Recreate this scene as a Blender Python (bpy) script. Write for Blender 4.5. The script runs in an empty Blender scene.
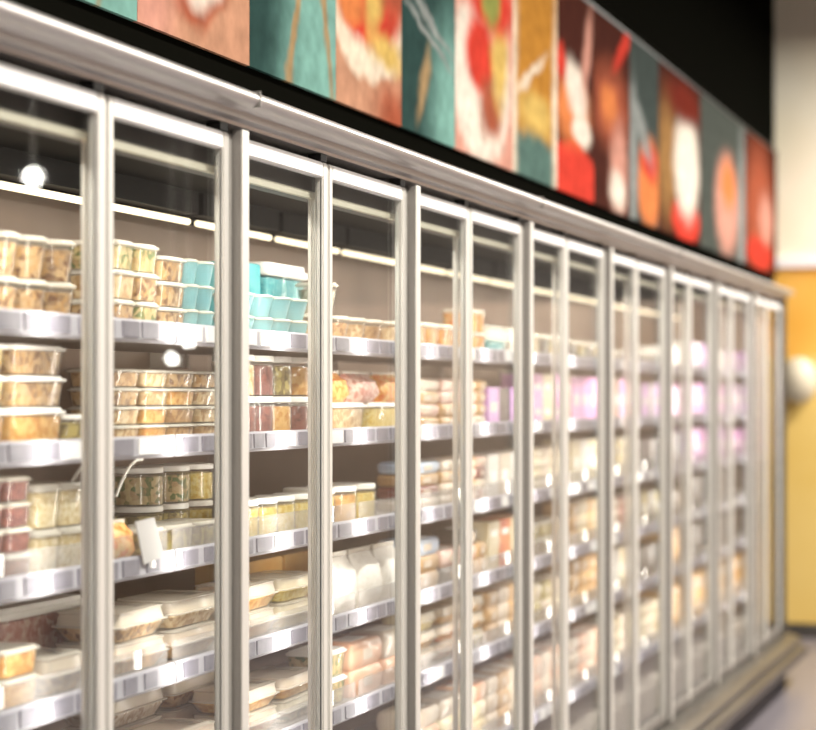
import bpy, bmesh, math, random
from mathutils import Vector
random.seed(7)
scn = bpy.context.scene
COL = scn.collection
R = math.radians
# ------------------------------------------------------------ layout
F = 2000.0; ALPHA = math.atan(675/F); CA, SA = math.cos(ALPHA), math.sin(ALPHA)
CAMY, CAMZ = -1.685, 1.66
S0, DW = 2.666, 0.570          # first seam in view and door width
Z_BOT, Z_TOP = .295, 2.208
def seam(i): return S0+i*DW+(.018 if i==1 else 0)
def X_at(px, y):               # place along the run seen at a column, at depth y
    d = 1083-px; h = y-CAMY
    return (F*h/(CA*d) - h*SA)/CA
def Z_at(px, y): return F*(y-CAMY)/(CA*(1083-px))
# ------------------------------------------------------------ materials
def mat(name, col, rough=.5, metal=0., emit=None, es=1., spec=.5, coat=0.):
    m = bpy.data.materials.new(name); m.use_nodes = True
    b = m.node_tree.nodes['Principled BSDF']
    b.inputs['Base Color'].default_value = (*col, 1); b.inputs['Roughness'].default_value = rough
    b.inputs['Metallic'].default_value = metal; b.inputs['Specular IOR Level'].default_value = spec
    b.inputs['Coat Weight'].default_value = coat
    if emit: b.inputs['Emission Color'].default_value = (*emit, 1); b.inputs['Emission Strength'].default_value = es
    return m
def noise_mat(name, c1, c2, c3=None, scale=30., rough=.5, metal=0., coat=0., detail=3., stretch=(1,1,1), rnd=True, vor=False, lo=.35, hi=.65):
    m = mat(name, c1, rough, metal, coat=coat); nt = m.node_tree; N = nt.nodes; L = nt.links
    b = N['Principled BSDF']
    tc = N.new('ShaderNodeTexCoord'); mp = N.new('ShaderNodeMapping'); mp.inputs['Scale'].default_value = stretch
    L.new(tc.outputs['Object'], mp.inputs['Vector']); src = mp.outputs['Vector']
    if rnd:
        oi = N.new('ShaderNodeObjectInfo'); ml = N.new('ShaderNodeMath'); ml.operation = 'MULTIPLY'; ml.inputs[1].default_value = 37
        L.new(oi.outputs['Random'], ml.inputs[0]); ad = N.new('ShaderNodeVectorMath'); ad.operation = 'ADD'
        L.new(src, ad.inputs[0]); L.new(ml.outputs[0], ad.inputs[1]); src = ad.outputs[0]
    if vor:
        t = N.new('ShaderNodeTexVoronoi'); t.inputs['Scale'].default_value = scale; L.new(src, t.inputs['Vector'])
        sp = N.new('ShaderNodeSeparateColor'); L.new(t.outputs['Color'], sp.inputs[0]); fac = sp.outputs[0]
    else:
        t = N.new('ShaderNodeTexNoise'); t.inputs['Scale'].default_value = scale; t.inputs['Detail'].default_value = detail
        L.new(src, t.inputs['Vector']); fac = t.outputs['Fac']
    r = N.new('ShaderNodeValToRGB'); e = r.color_ramp.elements
    if vor: lo, hi = .15, .85
    e[0].position = lo; e[0].color = (*c1, 1); e[1].position = hi; e[1].color = (*c2, 1)
    if c3: x = e.new((lo+hi)/2); x.color = (*c3, 1)
    L.new(fac, r.inputs[0]); L.new(r.outputs[0], b.inputs['Base Color'])
    return m
def clear(name, tint=(1,1,1), body=.0, f0=.04, rough=.02, bodycol=(.9,.9,.9)):
    m = bpy.data.materials.new(name); m.use_nodes = True; nt = m.node_tree; N = nt.nodes; L = nt.links
    N.remove(N['Principled BSDF']); out = N['Material Output']
    tr = N.new('ShaderNodeBsdfTransparent'); tr.inputs[0].default_value = (*tint, 1)
    gl = N.new('ShaderNodeBsdfGlossy'); gl.inputs['Roughness'].default_value = rough
    lw = N.new('ShaderNodeLayerWeight'); lw.inputs['Blend'].default_value = .5
    p = N.new('ShaderNodeMath'); p.operation = 'POWER'; p.inputs[1].default_value = 5
    q = N.new('ShaderNodeMath'); q.operation = 'MULTIPLY_ADD'; q.inputs[1].default_value = .62; q.inputs[2].default_value = f0
    L.new(lw.outputs['Facing'], p.inputs[0]); L.new(p.outputs[0], q.inputs[0])
    under = tr.outputs[0]
    if body:
        df = N.new('ShaderNodeBsdfDiffuse'); df.inputs[0].default_value = (*bodycol, 1)
        mb = N.new('ShaderNodeMixShader'); mb.inputs[0].default_value = body
        L.new(tr.outputs[0], mb.inputs[1]); L.new(df.outputs[0], mb.inputs[2]); under = mb.outputs[0]
    mx = N.new('ShaderNodeMixShader'); L.new(q.outputs[0], mx.inputs[0]); L.new(under, mx.inputs[1]); L.new(gl.outputs[0], mx.inputs[2])
    L.new(mx.outputs[0], out.inputs['Surface']); return m
M = dict(
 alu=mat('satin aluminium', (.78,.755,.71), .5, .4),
 canopy=mat('dull aluminium', (.55,.525,.51), .34, .7),
 alud=mat('shade and joint aluminium', (.30,.28,.26), .45, .4),  # dark tone paints shaded pull sides and the gap line under doors; also joints
 white_rail=mat('glare white rail and trim', (.95,.94,.93), .4, .05),  # top rails whitened to carry overexposed light; far trim plainly white
 steel=noise_mat('brushed steel', (.105,.095,.085), (.15,.14,.125), scale=8, rough=.36, metal=.7, stretch=(.15,1,6), rnd=False),
 black=mat('matte black paint', (.004,.004,.003), .9, spec=0.),
 hinge=mat('black plastic', (.02,.02,.02), .5),
 header=mat('grey inner header', (.10,.096,.092), .6),
 lip=mat('cream inner lip', (.62,.58,.47), .5),
 back=noise_mat('taupe liner panel', (.20,.135,.10), (.28,.20,.155), scale=2, rough=.5, rnd=False),
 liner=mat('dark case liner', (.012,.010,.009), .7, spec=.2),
 glass=clear('door glass', (.97,.98,.975)),
 acryl=clear('clear acrylic', (.93,.93,.94), .12, bodycol=(.85,.82,.8)),
 shell=clear('clear plastic pot', (.97,.97,.96), .06, rough=.12, bodycol=(.95,.93,.88)),
 shellblue=clear('blue tinted pot', (.60,.88,.92), .45, rough=.12, bodycol=(.55,.85,.88)),
 lid=clear('frosted lid', (.95,.93,.88), .5, rough=.2, bodycol=(.95,.90,.80)),
 lidw=mat('white lid', (.90,.88,.84), .35),
 shelf=mat('painted shelf', (.46,.41,.37), .45),
 strip=mat('pale price channel', (.44,.43,.48), .75, coat=0),
 tag=noise_mat('price ticket', (.19,.18,.225), (.24,.23,.275), scale=25, rough=.5),
 tagw=mat('white price ticket', (.88,.87,.88), .5),
 tube=mat('lamp tube', (1,.95,.8), .5, emit=(1,.84,.58), es=1.7),
 led=mat('lamp diffuser', (1,.97,.9), .5, emit=(1,.93,.82), es=3),
 bulb=mat('glowing globe', (1,1,1), .5, emit=(1,.97,.9), es=30),
 paper=mat('white card', (.52,.50,.50), .6),
 wire=mat('white cable', (.85,.84,.78), .4),
 cream=noise_mat('cream wall paint', (.90,.83,.64), (.95,.90,.74), scale=1.5, rough=.8, rnd=False),
 orange=noise_mat('amber wall paint', (.80,.40,.05), (.88,.50,.10), scale=1.2, rough=.7, rnd=False),
 yellow=noise_mat('yellow wall paint', (.74,.50,.13), (.80,.58,.2), scale=1.2, rough=.7, rnd=False),
 taupe=noise_mat('taupe wall paint', (.10,.08,.065), (.20,.16,.13), scale=.8, rough=.8, rnd=False),
 warm=noise_mat('rosy beige wall paint', (.28,.195,.145), (.42,.33,.26), scale=.9, rough=.8, rnd=False),
 dim=mat('dark brown wall', (.035,.028,.024), .8),
)
# floor with tile joints
def floor_mat():
    m = mat('polished store tiles', (.4,.37,.4), .3); N = m.node_tree.nodes; L = m.node_tree.links
    tc = N.new('ShaderNodeTexCoord'); b = N.new('ShaderNodeTexBrick'); b.offset = 0
    b.inputs['Color1'].default_value = (.19,.17,.19,1); b.inputs['Color2'].default_value = (.21,.19,.21,1); b.inputs['Mortar'].default_value = (.13,.12,.13,1)
    b.inputs['Scale'].default_value = 1; b.inputs['Brick Width'].default_value = .6; b.inputs['Row Height'].default_value = .6; b.inputs['Mortar Size'].default_value = .004
    L.new(tc.outputs['Object'], b.inputs['Vector']); L.new(b.outputs['Color'], N['Principled BSDF'].inputs['Base Color']); return m
M['floor'] = floor_mat()
# foods:  colours are linear
FOOD = dict(
 brown=((.20,.085,.025),(.52,.29,.10),(.66,.46,.25)), beige=((.48,.28,.12),(.82,.64,.40),(.68,.47,.25)),
 olive=((.16,.12,.02),(.55,.45,.14),(.33,.24,.08)), green=((.12,.18,.03),(.66,.52,.25),(.50,.33,.14)),
 orange=((.75,.20,.02),(.85,.55,.20),(.80,.36,.08)), yellow=((.72,.48,.08),(.92,.80,.38),(.85,.66,.2)),
 cream=((.62,.46,.22),(.92,.84,.62),(.80,.66,.40)), redbrown=((.12,.02,.018),(.26,.07,.05),(.18,.04,.032)),
 pink=((.58,.24,.20),(.86,.62,.52),(.72,.42,.35)), red=((.55,.03,.015),(.85,.30,.10),(.75,.12,.05)),
 teal=((.02,.38,.46),(.20,.62,.68),(.08,.50,.56)), pale=((.50,.36,.26),(.82,.72,.60),(.68,.55,.43)),
 magenta=((.80,.22,.62),(1,.55,.92),(.92,.36,.78)), purple=((.50,.22,.66),(.85,.55,.95),(.68,.36,.82)),  # on far cartons these colours stand in for a reflected glow
 dark=((.02,.018,.016),(.09,.075,.06),(.045,.04,.035)), amber=((.60,.27,.05),(.80,.50,.18),(.70,.38,.10)),
 white=((.82,.78,.72),(.95,.93,.90),(.9,.86,.8)), blue=((.18,.30,.62),(.65,.75,.88),(.4,.52,.75)),
 salmon=((.80,.30,.18),(.90,.60,.42),(.86,.44,.28)), tan=((.34,.17,.06),(.66,.42,.20),(.50,.29,.12)))
def sat(c,g=1.06):
    m=sum(c)/3; return tuple(max(.004,min(1,(m+(x-m)*g)*.86)) for x in c)
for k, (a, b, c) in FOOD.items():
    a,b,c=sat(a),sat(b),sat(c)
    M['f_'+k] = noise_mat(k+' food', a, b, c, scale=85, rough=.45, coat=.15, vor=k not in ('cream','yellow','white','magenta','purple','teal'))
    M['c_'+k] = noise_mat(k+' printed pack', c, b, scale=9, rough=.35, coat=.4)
# ------------------------------------------------------------ mesh builder
class MB:
    def __init__(s): s.v=[]; s.f=[]; s.m=[]; s.mats=[]
    def mi(s, m):
        if m not in s.mats: s.mats.append(m)
        return s.mats.index(m)
    def box(s, x0,x1,y0,y1,z0,z1, m):
        k=len(s.v); i=s.mi(m)
        s.v += [(x,y,z) for z in (z0,z1) for y in (y0,y1) for x in (x0,x1)]
        for q in ((0,2,3,1),(4,5,7,6),(0,1,5,4),(2,6,7,3),(0,4,6,2),(1,3,7,5)): s.f.append([k+a for a in q]); s.m.append(i)
        return s
    def rings(s, rings, m, cap=True):
        k=len(s.v); n=len(rings[0]); i=s.mi(m)
        for r in rings: s.v += r
        for a in range(len(rings)-1):
            for j in range(n):
                s.f.append([k+a*n+j, k+a*n+(j+1)%n, k+(a+1)*n+(j+1)%n, k+(a+1)*n+j]); s.m.append(i)
        if cap:
            s.f.append([k+j for j in range(n)][::-1]); s.m.append(i)
            s.f.append([k+(len(rings)-1)*n+j for j in range(n)]); s.m.append(i)
        return s
    def loft(s, prof, m, cx=0, cy=0, cap=True):   # prof: (z, w, d, r)
        rr=[]
        for z,w,d,r in prof:
            r=min(r,w/2-.0005,d/2-.0005); ring=[]
            for qx,qy,a0 in ((1,1,0),(-1,1,90),(-1,-1,180),(1,-1,270)):
                for t in range(4):
                    a=R(a0+t*30); ring.append((cx+qx*(w/2-r)+r*math.cos(a), cy+qy*(d/2-r)+r*math.sin(a), z))
            rr.append(ring)
        return s.rings(rr, m, cap)
    def lathe(s, prof, m, n=18, cx=0, cy=0, cap=True):
        return s.rings([[(cx+r*math.cos(2*math.pi*j/n), cy+r*math.sin(2*math.pi*j/n), z) for j in range(n)] for z,r in prof], m, cap)
    def prism_x(s, poly, x0, x1, m):              # poly (y,z) extruded along x
        return s.rings([[(x,y,z) for y,z in poly] for x in (x0,x1)], m)
    def poly_y(s, pts, y0, y1, m):                # outline (x,z) with thickness in y
        return s.rings([[(x,y,z) for x,z in pts] for y in (y0,y1)], m)
    def tube(s, pts, r, m, n=8):
        rr=[]
        for i,p in enumerate(pts):
            a=Vector(pts[max(i-1,0)]); b=Vector(pts[min(i+1,len(pts)-1)]); t=(b-a).normalized()
            u=t.orthogonal().normalized() if i==0 else (u-t*u.dot(t)).normalized(); w=t.cross(u)
            rr.append([tuple(Vector(p)+u*r*math.cos(2*math.pi*j/n)+w*r*math.sin(2*math.pi*j/n)) for j in range(n)])
        return s.rings(rr, m)
    def mesh(s, name, smooth=False, bevel=0):
        me=bpy.data.meshes.new(name); me.from_pydata(s.v,[],s.f)
        for m in s.mats: me.materials.append(M[m])
        me.polygons.foreach_set('material_index', s.m)
        bm=bmesh.new(); bm.from_mesh(me); bmesh.ops.recalc_face_normals(bm, faces=bm.faces)
        if bevel: bmesh.ops.bevel(bm, geom=bm.edges[:], offset=bevel, segments=2, affect='EDGES', clamp_overlap=True)
        bm.to_mesh(me); bm.free()
        if smooth:
            me.polygons.foreach_set('use_smooth', [True]*len(me.polygons)); me.set_sharp_from_angle(angle=R(42))
        me.update(); return me
    def obj(s, name, parent=None, loc=(0,0,0), smooth=False, bevel=0):
        o=bpy.data.objects.new(name, s.mesh(name,smooth,bevel)); COL.objects.link(o); o.location=loc
        if parent: o.parent=parent
        return o
def empty(name, loc=(0,0,0), rz=0):
    o=bpy.data.objects.new(name,None); COL.objects.link(o); o.location=loc; o.rotation_euler=(0,0,rz); o.empty_display_size=.05; return o
def tag(o, label=None, cat=None, group=None, kind=None):
    if label: o['label']=label
    if cat: o['category']=cat
    if group: o['group']=group
    if kind: o['kind']=kind
    return o
ORD=['first','second','third','fourth','fifth','sixth','seventh','eighth','ninth','tenth','eleventh','twelfth','thirteenth','fourteenth','fifteenth','sixteenth','seventeenth','eighteenth']
# ------------------------------------------------------------ setting
XW=14.0
tag(MB().box(-3,XW+.2,-6,1.2,-.1,0,'floor').obj('floor'), kind='structure')
tag(MB().box(-3,XW+.2,-6,1.2,4.8,4.9,'dim').obj('ceiling'), kind='structure')
tag(MB().box(-3,XW,.35,.45,2.32,4.8,'black').obj('wall_left'), kind='structure')
tag(MB().box(11.9,XW,.80,.90,0,2.32,'black').obj('trim_1'), kind='structure')
wr=empty('wall_right',(0,-6,0)); tag(wr, kind='structure')
MB().box(-3,XW+.2,-.1,0,0,2.35,'warm').obj('warm_lower_wall', wr)
MB().box(-3,XW+.2,-.1,0,2.35,4.8,'dim').obj('dark_upper_wall', wr)
tag(MB().box(-3.1,-3,-6,1.2,0,4.8,'taupe').obj('wall_back'), kind='structure')
wf=empty('wall_far',(XW,0,0)); tag(wf, kind='structure')
MB().box(0,.1,-.45,1.2,2.64,4.8,'cream').obj('cream_upper_wall', wf)
MB().box(0,.1,-.45,1.2,1.95,2.56,'orange').obj('amber_band', wf)
MB().box(0,.1,-.45,1.2,0,1.95,'yellow').obj('yellow_lower_wall', wf)
MB().box(0,.1,-6,-.45,0,2.35,'warm').obj('warm_side_wall', wf)
MB().box(0,.1,-6,-.45,2.35,4.8,'dim').obj('dark_upper_side_wall', wf)
tag(MB().box(XW-.03,XW+.1,-.45,1.2,2.56,2.64,'white_rail').obj('trim_2',bevel=.004), kind='structure')
tag(MB().box(XW-.02,XW,-.45,.8,0,.10,'steel').obj('baseboard_far',bevel=.003), kind='structure')
# ------------------------------------------------------------ freezer case body
XA, XB = S0-2*DW, 11.79
KA = -1                                             # one hidden section to the left
cas=empty('refrigerated_case',(XA,0,0))
tag(cas,'long stainless refrigerated display case running the length of the aisle','display case')
def cpart(mb,name,**k): 
    mb.v=[(x-XA,y,z) for x,y,z in mb.v]; return mb.obj(name,cas,**k)
cpart(MB().box(XA,XB,.72,.76,.2,2.30,'back'),'back_panel')
cpart(MB().box(XA,XB,.712,.72,2.15,2.215,'liner'),'dark_upper_strip')
cpart(MB().box(XA,XB,.10,.72,2.215,2.26,'liner'),'inner_ceiling')
cpart(MB().prism_x([(.035,2.205),(.035,2.135),(.05,2.13),(.10,2.135),(.10,2.215),(.035,2.215)],XA,XB,'header'),'inner_header')
cpart(MB().box(XA,XB,.022,.034,2.126,2.142,'lip'),'header_lip')
cpart(MB().box(XA,XA+.03,.035,.72,.2,2.215,'liner'),'left_end_liner')
cpart(MB().box(XB-.03,XB,.03,.72,.2,2.215,'back'),'right_end_liner')
cpart(MB().box(XB,XB+.05,-.035,.76,.0,2.27,'steel'),'end_panel',bevel=.006)
can=[(.10,2.215),(-.012,2.215),(-.014,2.222),(-.034,2.226),(-.036,2.240),(-.050,2.244)]
can+=[(-.085+.035*math.cos(R(a)) if 0 else -.050-.030*math.sin(R(a)), 2.262-.018*math.cos(R(a))) for a in range(0,181,20)]
can=[(y,z+.013) for y,z in can]
can+=[(.345,2.285),(.345,2.26),(.10,2.26)]
cpart(MB().prism_x(can,XA,XB+.05,'canopy'),'canopy',smooth=True)
j=XA
while j<XB: 
    cpart(MB().box(j-.0015,j+.0015,-.0806,-.05,2.259,2.292,'alud'),'canopy_joint'); j+=DW*4
cpart(MB().box(XA,XB+.05,.0,.76,.15,.285,'steel'),'base_frame')
cpart(MB().prism_x([(.0,.283),(-.02,.287),(-.10,.262),(-.118,.25),(-.118,.232),(-.105,.222),(-.12,.212),(-.15,.205),(-.155,.19),(-.155,.165),(-.145,.15),(.0,.15)],XA,XB+.08,'steel'),'bumper_rail',smooth=True)
cpart(MB().box(XA,XB,.03,.06,.0,.15,'hinge'),'kick_plate')
cpart(MB().box(XA,XB,.10,.72,.285,.40,'shelf'),'deck_pan')
# hinges and posts
nseam=int(round((XB-S0)/DW))+1
for i in range(KA*2, 17):
    x=seam(i)
    if x>XB-.02: break
    if i%2: p=cpart(MB().box(x-.004,x+.016,.026,.040,.285,2.135,'alu'),'door_post',bevel=.004)
    cpart(MB().box(x-.05,x-.012,-.012,.02,2.210,2.226,'hinge'),'hinge')
for i in range(KA*2,17):
    x0=S0+i*DW+.03
    if x0+DW>XB+.1: break
    cpart(MB().tube([(x0,.60,2.135),(x0+DW-.06,.60,2.135)],.009,'tube',12),'lamp_tube',smooth=True)
    cpart(MB().box(x0-.015,x0+DW-.045,.575,.625,2.155,2.215,'liner'),'lamp_batten')
# ------------------------------------------------------------ doors
def door(i):
    x0=seam(i); even=(i%2==0); w=seam(i+1)-x0-.009
    root=empty('glass_door',(x0+.006,0,0))
    lo=0 if i<0 else i
    n=i+1
    if i<0: lab='glass door just outside the left edge, %s of the hidden ones'%('nearest' if i==-1 else 'farthest')
    else: lab='tall aluminium framed glass door, '+('leftmost' if i==0 else ORD[i])+(' of the row' if i==0 else ' from the left')
    tag(root,lab,'glass door','glass doors of the refrigerated case')
    sl=.030 if even else .022; sr=.030
    hs=Z_TOP-Z_BOT
    def b(a0,a1,y0,y1,z0,z1,name,m='alu',par=root,bev=.003): return MB().box(a0,a1,y0,y1,z0,z1,m).obj(name,par,bevel=bev)
    b(0,sl,-.012,.010,Z_BOT,Z_TOP,'left_stile'); 
    b(w-sr,w,-.012,.010,Z_BOT,Z_TOP,'right_stile')
    MB().box(w-sr-.004,w-sr,-.006,.006,Z_BOT+.04,Z_TOP-.04,'alu').obj('inner_bead',root,bevel=.002)
    b(sl,w-sr,-.012,.010,Z_TOP-.036,Z_TOP,'top_rail','white_rail')
    b(sl,w-sr,-.012,.010,Z_BOT,Z_BOT+.036,'bottom_rail','alud')
    b(sl,w-sr-.004,-.003,.003,Z_BOT+.036,Z_TOP-.036,'glass_pane','glass',bev=0)
    b(-.0065,.0005,-.006,.01,Z_BOT+.01,Z_TOP-.01,'gasket','hinge',bev=0)
    if even:   # full-height pull profile that stands proud of the frame
        b(.001,.034,-.033,-.012,Z_BOT+.0,Z_TOP+.007,'pull_profile','alud',bev=.001)  # shade of the side face put into a darker metal
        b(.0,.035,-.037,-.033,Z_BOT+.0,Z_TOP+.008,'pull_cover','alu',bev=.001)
for i in range(-2,17):
    if S0+(i+1)*DW>XB+.05: break
    door(i)
NDOOR=i
# ------------------------------------------------------------ shelves
SH=[1.800,1.565,1.325,1.090,.855]      # plate tops
SNAME=['top shelf','second shelf','third shelf','fourth shelf','fifth shelf','bottom deck']
YF=.12
k=-1
while S0+(k+1)*2*DW<=XB+.05:
    xa,xb=S0+k*2*DW+(.034 if k<0 else .004),min(S0+(k+1)*2*DW-.004, XB-.034)
    for li,z in enumerate(SH+[.555]):
        if k>=5 and li in (3,): pass
        r=empty('display_shelf',(xa,YF,z)); L=xb-xa
        where='behind the '+('leftmost pair of doors' if k==0 else (ORD[k]+' pair of doors') if k>0 else 'doors left of the frame')
        nm=['topmost','second highest','third highest','third lowest','second lowest','lowest'][li]
        tag(r,'%s taupe shelf with pale price channel %s'%(nm,where),'shelf','display shelves in the case')
        MB().box(0,L,.004,.50,-.022,0,'shelf').obj('shelf_plate',r,bevel=.003)
        MB().box(0,.02,.50,.596,-.06,-.01,'shelf').obj('bracket',r); MB().box(L-.02,L,.50,.596,-.06,-.01,'shelf').obj('bracket',r)
        st=MB().prism_x([(-.006,.018),(0,.018),(.003,.0),(.003,-.028),(-.002,-.028),(-.010,-.022),(-.008,.012)],0,L,'strip').obj('price_channel',r)
        x=.03; rg=random.Random(k*10+li)
        while x<L-.09:
            w=rg.choice([.055,.07,.09])
            MB().box(x,x+w,-.0125,-.0085,-.019,.013,'tagw' if rg.random()<.12 else 'tag').obj('price_ticket',st)
            x+=w+rg.choice([.016,.024,.036])
        if li in (2,3,4,5) : MB().box(.01,L-.01,.0045,.0075,.0,.060,'acryl').obj('clear_fence',r)
    k+=1
NSEC=k
# ------------------------------------------------------------ goods
def tub(w,d,h,c):
    b=MB().loft([(0,w*.84,d*.84,.014),(.003,w*.86,d*.86,.016),(h*.88,w*.95,d*.95,.018)],'shell')
    q=MB().loft([(.003,w*.82,d*.82,.013),(h*.42,w*.86,d*.86,.014),(h*.80,w*.89,d*.89,.015),(h*.83,w*.80,d*.80,.015)],'f_'+c)
    l=MB().loft([(h*.84,w*.97,d*.97,.018),(h*.86,w*1.0,d*1.0,.02),(h*.93,w*1.0,d*1.0,.02),(h*.935,w*.93,d*.93,.02),(h,w*.90,d*.90,.018)],'lid')
    return [('body',b,0),('contents',q,0),('lid',l,0)],'food_tub','tub'
def whitetub(w,d,h,c):
    p,_,_=tub(w,d,h,c); p[2][1].mats=['lidw']; return p,'lidded_tub','tub'
def bluetub(w,d,h,c):
    p,_,_=cup(w,d,h,c); p[0][1].mats=['shellblue']; return p,'blue_pot','pot'
def cup(w,d,h,c):
    r=min(w,d)/2*.97
    b=MB().lathe([(0,r*.66),(.003,r*.70),(h*.9,r*.93)],'shell')
    q=MB().lathe([(.003,r*.64),(h*.5,r*.76),(h*.76,r*.84),(h*.78,r*.7)],'f_'+c)
    l=MB().lathe([(h*.88,r*.95),(h*.89,r),(h*.95,r),(h*.96,r*.88),(h,r*.86)],'lid')
    return [('body',b,0),('contents',q,0),('lid',l,0)],'food_cup','cup'
def jar(w,d,h,c):
    r=min(w,d)/2*.97
    b=MB().lathe([(0,r*.90),(.004,r*.97),(h*.80,r*.97),(h*.86,r*.88)],'shell')
    q=MB().lathe([(.004,r*.90),(h*.74,r*.90),(h*.76,r*.8)],'f_'+c)
    l=MB().lathe([(h*.85,r*.90),(h*.86,r*.94),(h*.97,r*.94),(h,r*.90)],'lidw',n=24)
    return [('body',b,0),('contents',q,0),('lid',l,0)],'food_jar','jar'
def clam(w,d,h,c):
    b=MB().loft([(0,w*.78,d*.78,.02),(h*.45,w*.94,d*.94,.02),(h*.47,w,d,.022),(h*.50,w,d,.022)],'shell')
    q=MB().loft([(.003,w*.74,d*.74,.02),(h*.42,w*.90,d*.90,.02),(h*.50,w*.88,d*.88,.02),(h*.80,w*.84,d*.84,.02)],'f_'+c)
    l=MB().loft([(h*.50,w,d,.022),(h*.53,w,d,.022),(h*.55,w*.92,d*.92,.02),(h*.90,w*.87,d*.87,.02),(h*.92,w*.90,d*.90,.02),(h*.97,w*.90,d*.90,.02),(h*.975,w*.80,d*.80,.02),(h,w*.78,d*.78,.02)],'lid')
    return [('tray',b,0),('contents',q,0),('lid',l,0)],'clamshell_box','clamshell'
def pack(w,d,h,c):
    b=MB().loft([(0,w*.90,d*.90,.01),(h*.25,w*.98,d*.98,.012),(h*.72,w,d,.012),(h*.92,w*.94,d*.94,.012),(h,w*.86,d*.86,.012)],'c_'+c)
    l=MB().box(-w*.14,w*.14,-d/2-.0012,-d/2+.010,h*.28,h*.68,'c_pale')
    l.box(-w*.26,w*.26,-d*.30,d*.2,h*.99,h+.0008,'lidw')
    return [('wrapping',b,0),('sticker',l,0)],'food_pack','pack'
def carton(w,d,h,c):
    b=MB().box(-w/2,w/2,-d/2,d/2,0,h,'c_'+c)
    l=MB().box(-w*.30,w*.30,-d/2-.0012,-d/2+.002,h*.38,h*.62,'c_white' if c in('magenta','purple','amber') else ('c_dark' if c=='dark' else 'lidw')); 
    f=MB().box(-w*.44,w*.44,-d*.02,d*.02,h-.0005,h+.001,'f_'+c)
    return [('box_body',b,.003),('front_label',l,0),('tape',f,0)],'food_carton','carton'
def bag(w,d,h,c):
    rg=random.Random(int(w*1000+h*777)); rr=[]
    n=20
    for a in range(9):
        t=a/8; s=math.sin(math.pi*min(1,.12+t*.95))**.5 if t<1 else .25; ring=[]
        dd=d*.5*(s if t<.75 else max(.08,(1-t)/.25*.8)); ww=w*.5*(1-.12*(1-s))
        for jn in range(n):
            an=2*math.pi*jn/n; k=1+rg.uniform(-.07,.07)*(0<a<8)
            ring.append((ww*math.copysign(abs(math.cos(an))**.6,math.cos(an))*k, dd*math.copysign(abs(math.sin(an))**.8,math.sin(an))*k, t*h*.92))
        rr.append(ring)
    b=MB().rings(rr,'f_'+c); l=MB().box(-w*.46,w*.46,-.003,.003,h*.90,h,'lid')
    return [('pouch',b,0),('seal',l,0)],'food_bag','bag'
KIND=dict(tub=tub,whitetub=whitetub,bluetub=bluetub,cup=cup,jar=jar,clam=clam,pack=pack,carton=carton,bag=bag)
cache={}
def proto(kind,w,d,h,c,joined):
    key=(kind,round(w/.006),round(d/.01),round(h/.004),c,joined)
    if key in cache: return cache[key]
    parts,name,cat=KIND[kind](w,d,h,c)
    if joined:
        mb=MB()
        for _,p,_b in parts:
            k=len(mb.v); mb.v+=p.v
            idx=[mb.mi(m) for m in p.mats]; mb.f+=[[a+k for a in f] for f in p.f]; mb.m+=[idx[t] for t in p.m]
        res=([(None,mb.mesh(name,smooth=kind!='carton'))],name,cat)
    else: res=([(pn,p.mesh(pn,smooth=kind!='carton',bevel=bv)) for pn,p,bv in parts],name,cat)
    cache[key]=res; return res
counter={}; AB=[]
LAYN={1:[''],2:['bottom','top'],3:['bottom','middle','top'],4:['bottom','second','third','top'],5:['bottom','second','third','fourth','top'],6:['bottom','second','third','fourth','fifth','top']}
PLUR=dict(tub='lidded food tubs',whitetub='white lidded tubs',bluetub='blue tinted pots',cup='clear food cups',jar='lidded jars',clam='clear clamshell boxes',pack='wrapped food packs',carton='printed cartons',bag='food bags')
def row(door,shelf,px0,px1,n,layers,kind,cols,h,desc,y=.165,d=.12,dz=0.,jit=.003,X=None,first=0):
    xa,xb=(X if X else (X_at(px0,y),X_at(px1,y)))
    if door==5: xb=min(xb,S0+6*DW+.214)
    pitch=(xb-xa)/n; w=pitch*.96
    if kind in('cup','jar','bluetub'): d=w
    z0=(SH+[.555])[shelf]+.0004
    cols=cols if isinstance(cols,(list,tuple)) else [cols]
    for s in range(n):
        ly=layers[s%len(layers)] if isinstance(layers,(list,tuple)) else layers
        if not ly: continue
        c_=counter.get((door,shelf),0); counter[(door,shelf)]=c_+1
        for l in range(ly):
            c=cols[(s+l*2)%len(cols)] if len(cols)<3 else random.choice(cols)
            parts,name,cat=proto(kind,w,d,h,c,door>=6)
            loc=(xa+(s+.5)*pitch+random.uniform(-jit,jit)*.6, y+d/2+random.uniform(0,jit), z0+dz+l*(h+.0006))
            rz=R(random.uniform(-2,2)) if kind not in('tub','whitetub','carton','pack') else 0
            if len(parts)==1:
                o=bpy.data.objects.new(name,parts[0][1]); COL.objects.link(o); o.location=loc; o.rotation_euler=(0,0,rz)
            else:
                o=empty(name,loc,rz)
                for pn,me in parts:
                    p=bpy.data.objects.new(pn,me); COL.objects.link(p); p.parent=o
            AB.append((loc[0]-w/2,loc[0]+w/2,loc[1]-d/2,loc[1]+d/2,loc[2],loc[2]+h,(door,shelf,kind)))
            dn='leftmost door' if door==0 else ORD[door]+' door'
            ds=desc.replace('%c',{'redbrown':'dark red'}.get(c,c))
            on=ORD[c_] if c_<18 else 'last'
            if ly==1: lab='%s, %s along the %s, %s'%(ds,on,SNAME[shelf],dn)
            else: lab='%s, %s in %s stack, %s, %s'%(ds,LAYN[ly][l],on,SNAME[shelf],dn)
            tag(o,lab,cat,PLUR[kind])
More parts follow.
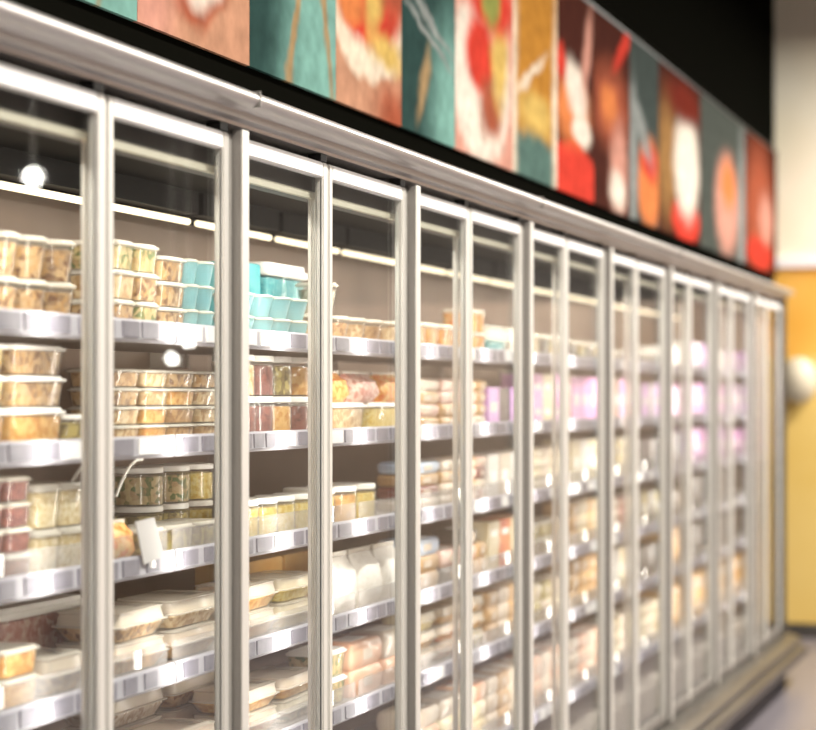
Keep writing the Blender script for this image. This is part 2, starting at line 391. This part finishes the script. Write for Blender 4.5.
# leftmost door
row(0,0,-62,88,5,2,'cup',['brown','amber','beige','brown'],.082,'clear cup of %c salad')
row(0,1,-52,72,2,1,'whitetub',['brown','amber'],.076,'lidded clear tub of %c salad',d=.13)
row(0,1,-52,72,2,2,'whitetub',['yellow','brown'],.058,'lidded clear tub of %c salad',dz=.0772,d=.13)
row(0,1,74,93,1,1,'jar','olive',.062,'small jar of %c relish')
row(0,2,-50,38,3,[4],'tub',['redbrown'],.047,'clear tub of %c berries',d=.11)
row(0,2,40,92,2,2,'tub',['cream'],.085,'large tub of %c salad',d=.13)
row(0,3,-40,46,2,2,'tub',['yellow','amber'],.054,'clear tub of %c spread',d=.12)
row(0,3,48,95,1,1,'clam','brown',.075,'clamshell of %c pastries',d=.14)
row(0,3,0,92,1,1,'whitetub','pink',.15,'broad ribbed-lid bucket of %c sauce',y=.335,d=.15)
# second door
row(1,0,116,164,2,3,'tub',['green','brown','green','beige'],.060,'flat clear tub of %c salad')
row(1,0,164,191,1,3,'tub',['brown','beige'],.054,'flat clear tub of %c salad')
row(1,0,192,206,1,3,'bluetub','teal',.055,'blue tinted pot')
row(1,0,207,222,1,3,'bluetub','teal',.055,'blue tinted pot')
row(1,1,116,226,4,4,'tub',['beige','brown','tan','beige','amber','beige'],.038,'shallow clear tub of %c salad')
row(1,1,182,226,2,1,'tub',['beige'],.038,'shallow clear tub of %c salad',y=.32,dz=.0)
row(1,2,116,140,1,1,'bag','orange',.085,'pouch of %c cheese snacks',d=.07)
row(1,2,141,226,3,1,'tub',['olive','dark','olive'],.060,'clear tub of %c olives')
row(1,2,150,226,3,2,'jar',['olive','yellow','dark','green'],.088,'clear jar of %c pickles',y=.30)
row(1,3,116,226,2,2,'clam',['beige','amber','brown'],.066,'clear clamshell of %c food',d=.16)
row(1,4,112,226,2,1,'clam',['tan','orange'],.075,'crinkled clear tray of %c food',d=.15)
row(1,4,112,226,2,2,'clam',['tan','orange','pale'],.070,'crinkled clear tray of %c food',y=.33,d=.15)
# third door
row(2,0,246,318,4,2,'bluetub','teal',.054,'blue tinted pot')
row(2,0,236,262,1,1,'carton','teal',.20,'teal box',y=.30,d=.12)
row(2,0,266,312,1,1,'whitetub','teal',.215,'teal tub with white lid',y=.32,d=.15)
row(2,1,246,318,4,2,'jar',['olive','redbrown','amber','beige','brown'],.098,'tall clear jar of %c food')
row(2,2,250,322,4,1,'jar',['yellow','amber','yellow','olive'],.092,'clear jar of %c peppers')
row(2,3,244,320,2,2,'clam',['amber','yellow'],.064,'clear clamshell of %c food',d=.15)
row(2,3,244,320,2,1,'carton',['amber','orange'],.15,'box of %c pastries',y=.33,d=.14)
row(2,4,244,322,2,2,'clam',['orange','amber','green','pale'],.058,'shallow clear tray of %c food',d=.15)
# fourth door
row(3,0,324,408,5,1,'cup',['beige','tan'],.078,'small cup of %c dip')
row(3,0,330,347,1,1,'cup','pale',.085,'tall pale cup resting on smaller cups',y=.175,dz=.079)
row(3,1,326,410,2,1,'whitetub',['beige','yellow'],.082,'wide tub of %c salad')
row(3,1,326,410,3,1,'bag',['orange','pink'],.085,'pouch of %c sweets',dz=.0825,d=.09,jit=0)
row(3,2,326,386,3,1,'jar',['yellow','amber'],.098,'clear jar of %c peppers')
row(3,3,340,412,3,1,'bag','white',.155,'bulging white plastic bag',d=.11)
row(3,3,326,356,1,2,'clam','cream',.052,'clear clamshell of %c food',y=.32)
row(3,4,326,350,1,2,'whitetub','green',.072,'square tub of %c salad')
row(3,4,352,414,2,2,'pack',['salmon','pale','salmon'],.072,'shrink wrapped %c fish pack')
# fifth and sixth doors
row(4,0,416,468,4,1,'tub',['orange','amber'],.085,'clear box of %c pieces',d=.1)
row(5,0,470,522,3,2,'tub',['orange','amber'],.072,'clear box of %c pieces',d=.1)
for dd,(a,b) in ((4,(414,466)),(5,(468,524))):
    row(dd,1,a,b,2,4,'pack',['pink','brown','pale','tan'],.038,'flat tray of %c meat')
    row(dd,2,a,b,2,4,'pack',['pink','tan','redbrown','blue','salmon','pale'],.036,'flat tray of %c meat')
    row(dd,3,a,b,2,[3,2],'pack',['tan','brown','blue','dark','pink'],.050,'flat tray of %c meat')
    row(dd,4,a,b,2,3,'clam',['tan','yellow','orange','amber'],.054,'clear tray of %c pastries')
    row(dd,5,a,b,2,3,'pack',['cream','tan','pale','salmon'],.06,'wrapped %c parcel')
# far doors, magenta and purple cartons painting a reflected pink glow: (shelf -> kind, colours, n, layers, h, desc)
FAR={
 6:[('clam',['teal','white'],1,1,.10,'pale box of %c food'),('carton',['purple','dark'],2,1,.13,'%c carton'),('carton',['white','pale'],2,1,.15,'%c carton'),('carton',['cream','red'],2,2,.08,'%c carton'),('pack',['tan','pale'],2,3,.055,'wrapped %c pack'),('pack',['pale','tan'],2,3,.06,'wrapped %c parcel')],
 7:[('tub',['green','dark'],2,1,.09,'tub of %c food'),('carton',['magenta','cream'],2,2,.09,'%c carton'),('pack',['cream','pale'],2,4,.038,'wrapped %c pack'),('tub',['olive','brown','green'],2,2,.06,'tub of %c food'),('pack',['pale','olive','cream'],2,2,.07,'wrapped %c pack'),('pack',['salmon','pale'],2,2,.09,'wrapped %c parcel')],
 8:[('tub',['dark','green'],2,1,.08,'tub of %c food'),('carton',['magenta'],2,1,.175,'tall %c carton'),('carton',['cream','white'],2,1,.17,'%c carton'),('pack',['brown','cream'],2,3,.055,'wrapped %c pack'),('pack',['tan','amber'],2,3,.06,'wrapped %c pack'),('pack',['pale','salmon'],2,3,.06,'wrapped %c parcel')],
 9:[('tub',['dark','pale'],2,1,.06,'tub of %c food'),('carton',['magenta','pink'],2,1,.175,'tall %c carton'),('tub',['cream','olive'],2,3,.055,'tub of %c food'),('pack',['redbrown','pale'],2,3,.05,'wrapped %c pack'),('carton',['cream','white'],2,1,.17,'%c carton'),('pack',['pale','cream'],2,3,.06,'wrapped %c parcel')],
 10:[('tub',['dark'],2,1,.06,'tub of %c food'),('carton',['dark','purple'],2,1,.16,'tall %c carton'),('carton',['dark'],2,1,.15,'tall %c carton'),('carton',['dark','olive'],2,1,.15,'%c carton'),('carton',['dark'],2,1,.14,'%c carton'),('pack',['pale','cream'],2,3,.06,'wrapped %c parcel')],
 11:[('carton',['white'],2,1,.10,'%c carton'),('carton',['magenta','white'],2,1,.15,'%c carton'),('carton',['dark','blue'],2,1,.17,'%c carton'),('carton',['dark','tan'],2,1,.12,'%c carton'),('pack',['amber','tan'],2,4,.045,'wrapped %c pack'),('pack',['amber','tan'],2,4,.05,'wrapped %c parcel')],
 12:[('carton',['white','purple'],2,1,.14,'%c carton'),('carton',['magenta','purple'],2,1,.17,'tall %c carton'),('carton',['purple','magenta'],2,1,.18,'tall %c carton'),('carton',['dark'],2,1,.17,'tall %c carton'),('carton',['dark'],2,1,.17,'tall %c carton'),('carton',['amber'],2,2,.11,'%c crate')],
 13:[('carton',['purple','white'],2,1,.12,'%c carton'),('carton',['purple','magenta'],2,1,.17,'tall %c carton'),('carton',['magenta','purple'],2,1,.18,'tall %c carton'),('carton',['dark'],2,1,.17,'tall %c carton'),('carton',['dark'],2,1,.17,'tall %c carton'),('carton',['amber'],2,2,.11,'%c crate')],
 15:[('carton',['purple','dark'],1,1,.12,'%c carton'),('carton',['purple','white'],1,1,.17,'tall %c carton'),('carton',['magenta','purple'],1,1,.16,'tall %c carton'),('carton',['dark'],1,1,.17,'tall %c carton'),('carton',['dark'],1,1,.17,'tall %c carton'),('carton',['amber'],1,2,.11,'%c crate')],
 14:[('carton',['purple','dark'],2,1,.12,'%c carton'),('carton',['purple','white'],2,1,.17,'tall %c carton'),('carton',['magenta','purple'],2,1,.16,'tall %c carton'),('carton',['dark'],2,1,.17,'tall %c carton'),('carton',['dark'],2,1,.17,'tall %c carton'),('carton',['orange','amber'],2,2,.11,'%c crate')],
}
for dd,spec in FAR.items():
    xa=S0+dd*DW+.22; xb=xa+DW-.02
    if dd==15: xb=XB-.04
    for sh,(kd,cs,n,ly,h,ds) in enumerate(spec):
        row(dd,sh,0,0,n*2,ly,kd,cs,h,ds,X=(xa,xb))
# single oddments
sg=empty('price_sign',(X_at(152,.14),.1,SH[2]))
sg.location=(X_at(155,.10),.103,SH[2]+.0); tag(sg,'tilted white card clipped to the price channel behind the second door','sign')
sm=MB().poly_y([(-.045,.0),(.05,.01),(.02,.092),(-.065,.088)],-.0015,.0015,'paper').obj('card',sg); sm.rotation_euler=(R(-6),0,0)
MB().box(-.012,.012,.0015,.004,-.01,.015,'shell').obj('clip',sg)
def cable(px,zz,flip,lab):
    x=X_at(px,.2); pts=[(x+.12*t,.2+.0*t,zz-.085*(1-t)**2-.012*(t)) for t in [i/12 for i in range(13)]]
    tag(MB().tube(pts,.003,'wire').obj('power_cable',smooth=True),lab,'cable')
cable(116,SH[1]-.0225,0,'white cable curving under the second shelf behind the second door')
cable(64,SH[1]-.0225,0,'white cable curving under the second shelf behind the leftmost door')
# ------------------------------------------------------------ posters over the case
YB=.35
def XBn(px): return X_at(px,YB)
ZB0,ZB1=2.508,3.360
H=ZB1-ZB0
TEAL=(.20,.40,.35); DT=(.025,.06,.055); WOOD=(.52,.27,.17); BOWL=(.78,.66,.52); WH=(.82,.74,.64); RED=(.62,.05,.03); ORG=(.70,.22,.07); YEL=(.62,.42,.12); GOLD=(.45,.20,.03)
MEAT=(.36,.09,.045); CHOC=(.06,.014,.008); ROSE=(.62,.30,.23); GRN=(.26,.28,.07); LINE=(.36,.24,.12); GREY=(.28,.30,.29); BK=(.012,.012,.01)
def poster_mat(name,base,W,blobs):     # printed picture: soft blobs in the sheet's own coordinates
    m=mat(name,base,.9,spec=.03); nt=m.node_tree; N=nt.nodes; L=nt.links
    tc=N.new('ShaderNodeTexCoord'); nz=N.new('ShaderNodeTexNoise'); nz.inputs['Scale'].default_value=7; nz.inputs['Detail'].default_value=2
    L.new(tc.outputs['Object'],nz.inputs['Vector'])
    sb=N.new('ShaderNodeVectorMath'); sb.operation='SUBTRACT'; sb.inputs[1].default_value=(.5,.5,.5); L.new(nz.outputs['Color'],sb.inputs[0])
    sc=N.new('ShaderNodeVectorMath'); sc.operation='SCALE'; sc.inputs['Scale'].default_value=.09; L.new(sb.outputs[0],sc.inputs[0])
    ad=N.new('ShaderNodeVectorMath'); ad.operation='ADD'; L.new(tc.outputs['Object'],ad.inputs[0]); L.new(sc.outputs[0],ad.inputs[1])
    col=N.new('ShaderNodeRGB'); col.outputs[0].default_value=(*base,1); cur=col.outputs[0]
    for cx,cz,rx,rz,rot,soft,c in blobs:
        mp=N.new('ShaderNodeMapping'); mp.vector_type='TEXTURE'; mp.inputs['Location'].default_value=(cx*W,0,cz*H); mp.inputs['Rotation'].default_value=(0,R(rot),0); mp.inputs['Scale'].default_value=(rx*W,1000,rz*H)
        L.new(ad.outputs[0],mp.inputs['Vector']); ln=N.new('ShaderNodeVectorMath'); ln.operation='LENGTH'; L.new(mp.outputs[0],ln.inputs[0])
        mr=N.new('ShaderNodeMapRange'); mr.interpolation_type='SMOOTHSTEP'; mr.inputs['From Min'].default_value=1+soft; mr.inputs['From Max'].default_value=max(0,1-soft)
        L.new(ln.outputs['Value'],mr.inputs['Value']); mx=N.new('ShaderNodeMix'); mx.data_type='RGBA'
        L.new(mr.outputs['Result'],mx.inputs['Factor']); L.new(cur,mx.inputs[6]); mx.inputs[7].default_value=(*c,1); cur=mx.outputs[2]
    n2=N.new('ShaderNodeTexNoise'); n2.inputs['Scale'].default_value=16; L.new(tc.outputs['Object'],n2.inputs['Vector'])
    hv=N.new('ShaderNodeHueSaturation'); mv=N.new('ShaderNodeMapRange'); mv.inputs['To Min'].default_value=.45; mv.inputs['To Max'].default_value=1.05
    L.new(n2.outputs['Fac'],mv.inputs['Value']); L.new(mv.outputs['Result'],hv.inputs['Value']); L.new(cur,hv.inputs['Color'])
    L.new(hv.outputs['Color'],N['Principled BSDF'].inputs['Base Color']); return m
panels=[
 (0,130,TEAL,[(.8,.5,.03,.6,10,.9,LINE)],'teal printed poster panel at the far left above the case'),
 (130,243,WOOD,[(.5,.45,.40,.40,0,.1,MEAT),(.54,.46,.34,.35,0,.12,WH),(.1,.2,.2,.5,0,.9,ROSE)],'poster showing a pale bowl on reddish wood, leftmost food picture'),
 (243,330,TEAL,[(.0,.5,.42,1.6,0,.6,DT),(.5,.2,.03,.5,12,.8,LINE),(.82,.4,.03,.5,-14,.8,LINE)],'teal poster panel with dark left border and thin gold curves'),
 (330,396,WOOD,[(.9,.0,.3,.12,0,.8,MEAT),(.48,.32,.56,.20,0,.12,BOWL),(.5,.45,.5,.23,0,.15,RED),(.2,.37,.2,.09,0,.4,ORG),(.6,.46,.13,.2,25,.5,YEL),(.75,.24,.28,.06,0,.6,YEL),(.9,.62,.3,.25,0,.5,MEAT)],'poster showing red and yellow salad on a white plate'),
 (396,450,DT,[(.9,.1,.34,.35,0,.7,TEAL),(.4,.2,.07,.14,25,.7,LINE),(.5,.45,.42,.02,18,.9,GREY),(.5,.39,.42,.015,18,.9,GREY)],'dark teal poster panel with gold curve and pale script'),
 (450,508,ROSE,[(.45,.34,.50,.36,0,.15,WH),(.44,.42,.26,.17,0,.35,RED),(.6,.22,.2,.13,0,.5,MEAT),(.76,.45,.15,.2,0,.5,YEL),(.6,.68,.45,.14,0,.4,RED),(.6,.67,.16,.1,0,.5,GRN)],'poster showing red meat slices and yellow sauce on white plate'),
 (508,553,GOLD,[(.5,.02,.9,.19,0,.25,(.09,.16,.14)),(.5,.3,.36,.10,0,.5,YEL),(.4,.47,.3,.025,-25,.9,BOWL),(.98,.3,.09,.5,0,.8,BOWL),(.0,.4,.09,.6,0,.8,BOWL)],'poster with golden brown drape over a teal ground'),
 (553,590,CHOC,[(.45,.10,.7,.16,0,.15,RED),(.4,.42,.45,.17,0,.5,ORG),(.5,.52,.3,.12,20,.5,WH),(.65,.33,.26,.07,0,.4,WH),(.8,.75,.1,.22,20,.7,ROSE),(.1,.62,.12,.08,0,.5,RED)],'poster showing pale dumplings on a bright red dish'),
 (590,626,CHOC,[(.45,.55,.5,.2,0,.6,MEAT),(.4,.55,.2,.1,0,.6,ORG),(.68,.22,.24,.25,10,.5,ROSE),(.65,.12,.2,.1,0,.5,WH),(.8,.9,.3,.06,-30,.5,RED)],'poster showing dark roast meat with a pale pink slice'),
 (626,655,(.05,.065,.06),[(.66,.24,.4,.26,0,.25,ORG),(.68,.36,.3,.1,0,.5,RED),(.4,.53,.4,.08,30,.6,GREY),(.1,.3,.15,.4,0,.6,GREY)],'poster showing orange red soup topped with white foam'),
 (655,697,CHOC,[(.2,.45,.22,.34,0,.6,(.32,.17,.06)),(.64,.12,.34,.14,0,.2,RED),(.66,.47,.30,.32,0,.35,WH),(.6,.85,.4,.12,0,.6,(.16,.02,.01))],'poster showing white rice in a red bowl on dark brown'),
 (697,742,(.07,.08,.07),[(.58,.36,.26,.34,0,.35,ROSE),(.6,.50,.16,.16,0,.5,ORG),(.95,.3,.1,.6,0,.7,GREY)],'poster showing orange ham slice on dark teal'),
 (742,776,CHOC,[(.45,.45,.42,.5,0,.5,MEAT),(.65,.4,.2,.2,0,.5,ROSE),(.45,.12,.36,.12,0,.4,RED)],'poster showing dark red stew, last before the cream wall'),
]
for a,b,base,blobs,lab in panels:
    x0,x1=XBn(a),min(XBn(b),XW-.02); W=x1-x0
    r=empty('food_poster',(x0,YB-.006,ZB0)); tag(r,lab,'poster','food posters above the case')
    key='poster%d'%a; M[key]=poster_mat('printed poster %d'%a,base,W,blobs)
    MB().box(.001,W-.001,-.012,-.0,0,H,key).obj('printed_sheet',r)
    MB().box(.001,W-.001,-.016,.002,H-.002,H+.012,'hinge').obj('hanging_rail',r)
# ------------------------------------------------------------ lamps of the store
def area(name,loc,rot,sx,sy,e,col=(1,.95,.86),par=None):
    l=bpy.data.lights.new(name,'AREA'); l.shape='RECTANGLE'; l.size=sx; l.size_y=sy; l.energy=e; l.color=col
    o=bpy.data.objects.new(name,l); COL.objects.link(o); o.location=loc; o.rotation_euler=rot
    if par: o.parent=par
    return o
n=0
for y0,rowname in ((-1.9,'near the case'),(-4.2,'over the far aisle')):
    for x in (1.5,4.5,7.5,10.5,13):
        r=empty('ceiling_light',(x,y0,4.2)); tag(r,'linear ceiling lamp %s, %s from the near end'%(rowname,ORD[n%5]),'lamp','linear ceiling lamps'); n+=1
        MB().box(-.75,.75,-.08,.08,0,.06,'alu').obj('housing',r,bevel=.006); MB().box(-.74,.74,-.07,.07,-.01,0,'led').obj('diffuser',r)
        MB().tube([(-.6,0,.06),(-.6,0,.6)],.004,'wire').obj('suspension',r); MB().tube([(.6,0,.06),(.6,0,.6)],.004,'wire').obj('suspension',r)
        area('lamp_glow',(0,0,-.02),(0,0,0),1.46,.14,(125 if y0>-2 else 55)*(1.7 if x>12 else 1),par=r)
# unseen lights added to brighten goods at header and seams, plus lamp tube glow
for i in range(-1,17):
    x=S0+(i+.5)*DW
    if x>XB: break
    area('header_fill',(x-XA,.105,2.12),(R(22),0,0),DW*.9,.03,1.9,(1,.93,.82),cas)
    area('seam_fill',(S0+i*DW-XA,.052,1.25),(R(90),0,R(0)),.028,1.55,3.0,(1,.94,.85),cas)
    area('tube_glow',(x-XA,.60,2.115),(0,0,0),DW*.85,.03,.3,(1,.86,.62),cas)
def pendant(px,py,x,lab,rad):
    t=math.tan(ALPHA-math.atan((px-408)/F)); yy=t*x; Z=x*CA+yy*SA; z=CAMZ+(398-py)/F*Z
    r=empty('globe_lamp',(x,-(yy+CAMY),z)); tag(r,lab,'lamp','globe pendant lamps')
    MB().lathe([(-rad*math.cos(R(a)),max(.002,rad*math.sin(R(a)))) for a in range(0,181,15)],'bulb').obj('globe',r,smooth=True)
    MB().tube([(0,0,rad),(0,0,4.8-z)],.004,'wire').obj('cord',r)
pendant(33,177,8,'globe lamp whose reflection glows in the leftmost door',.045)
pendant(188,343,9,'globe lamp whose reflection shines upper in the second door',.022)
pendant(172,359,9.4,'globe lamp whose reflection shines lower in the second door',.03)
# lamp on the far wall, partly in view
w=empty('wall_lamp',(XW,.16,1.78)); tag(w,'round frosted lamp on the amber wall beyond the case','lamp')
MB().box(-.03,0,-.05,.05,-.05,.05,'steel').obj('mount',w)
M['frost']=mat('frosted globe',(.60,.53,.40),.5,emit=(1,.9,.7),es=.02)
MB().lathe([(-.16*math.cos(R(a)),max(.002,.13*math.sin(R(a)))) for a in range(0,181,15)],'frost',cx=-.15).obj('globe',w,smooth=True)
# ------------------------------------------------------------ world, camera
wd=bpy.data.worlds.new('World'); scn.world=wd; wd.use_nodes=True
wd.node_tree.nodes['Background'].inputs[0].default_value=(1,.95,.88,1); wd.node_tree.nodes['Background'].inputs[1].default_value=.3
cd=bpy.data.cameras.new('Camera'); cam=bpy.data.objects.new('Camera',cd); COL.objects.link(cam)
cam.location=(0,CAMY,CAMZ); cam.rotation_euler=(R(90),0,ALPHA-R(90))
cd.sensor_width=36; cd.lens=F/816*36; cd.shift_y=33/816; cd.clip_start=.05
cd.dof.use_dof=True; cd.dof.focus_distance=4.7; cd.dof.aperture_fstop=2.2
scn.camera=cam
vs=scn.view_settings; vs.view_transform='Standard'; vs.look='None'; vs.exposure=.22; vs.gamma=1; vs.use_curve_mapping=False
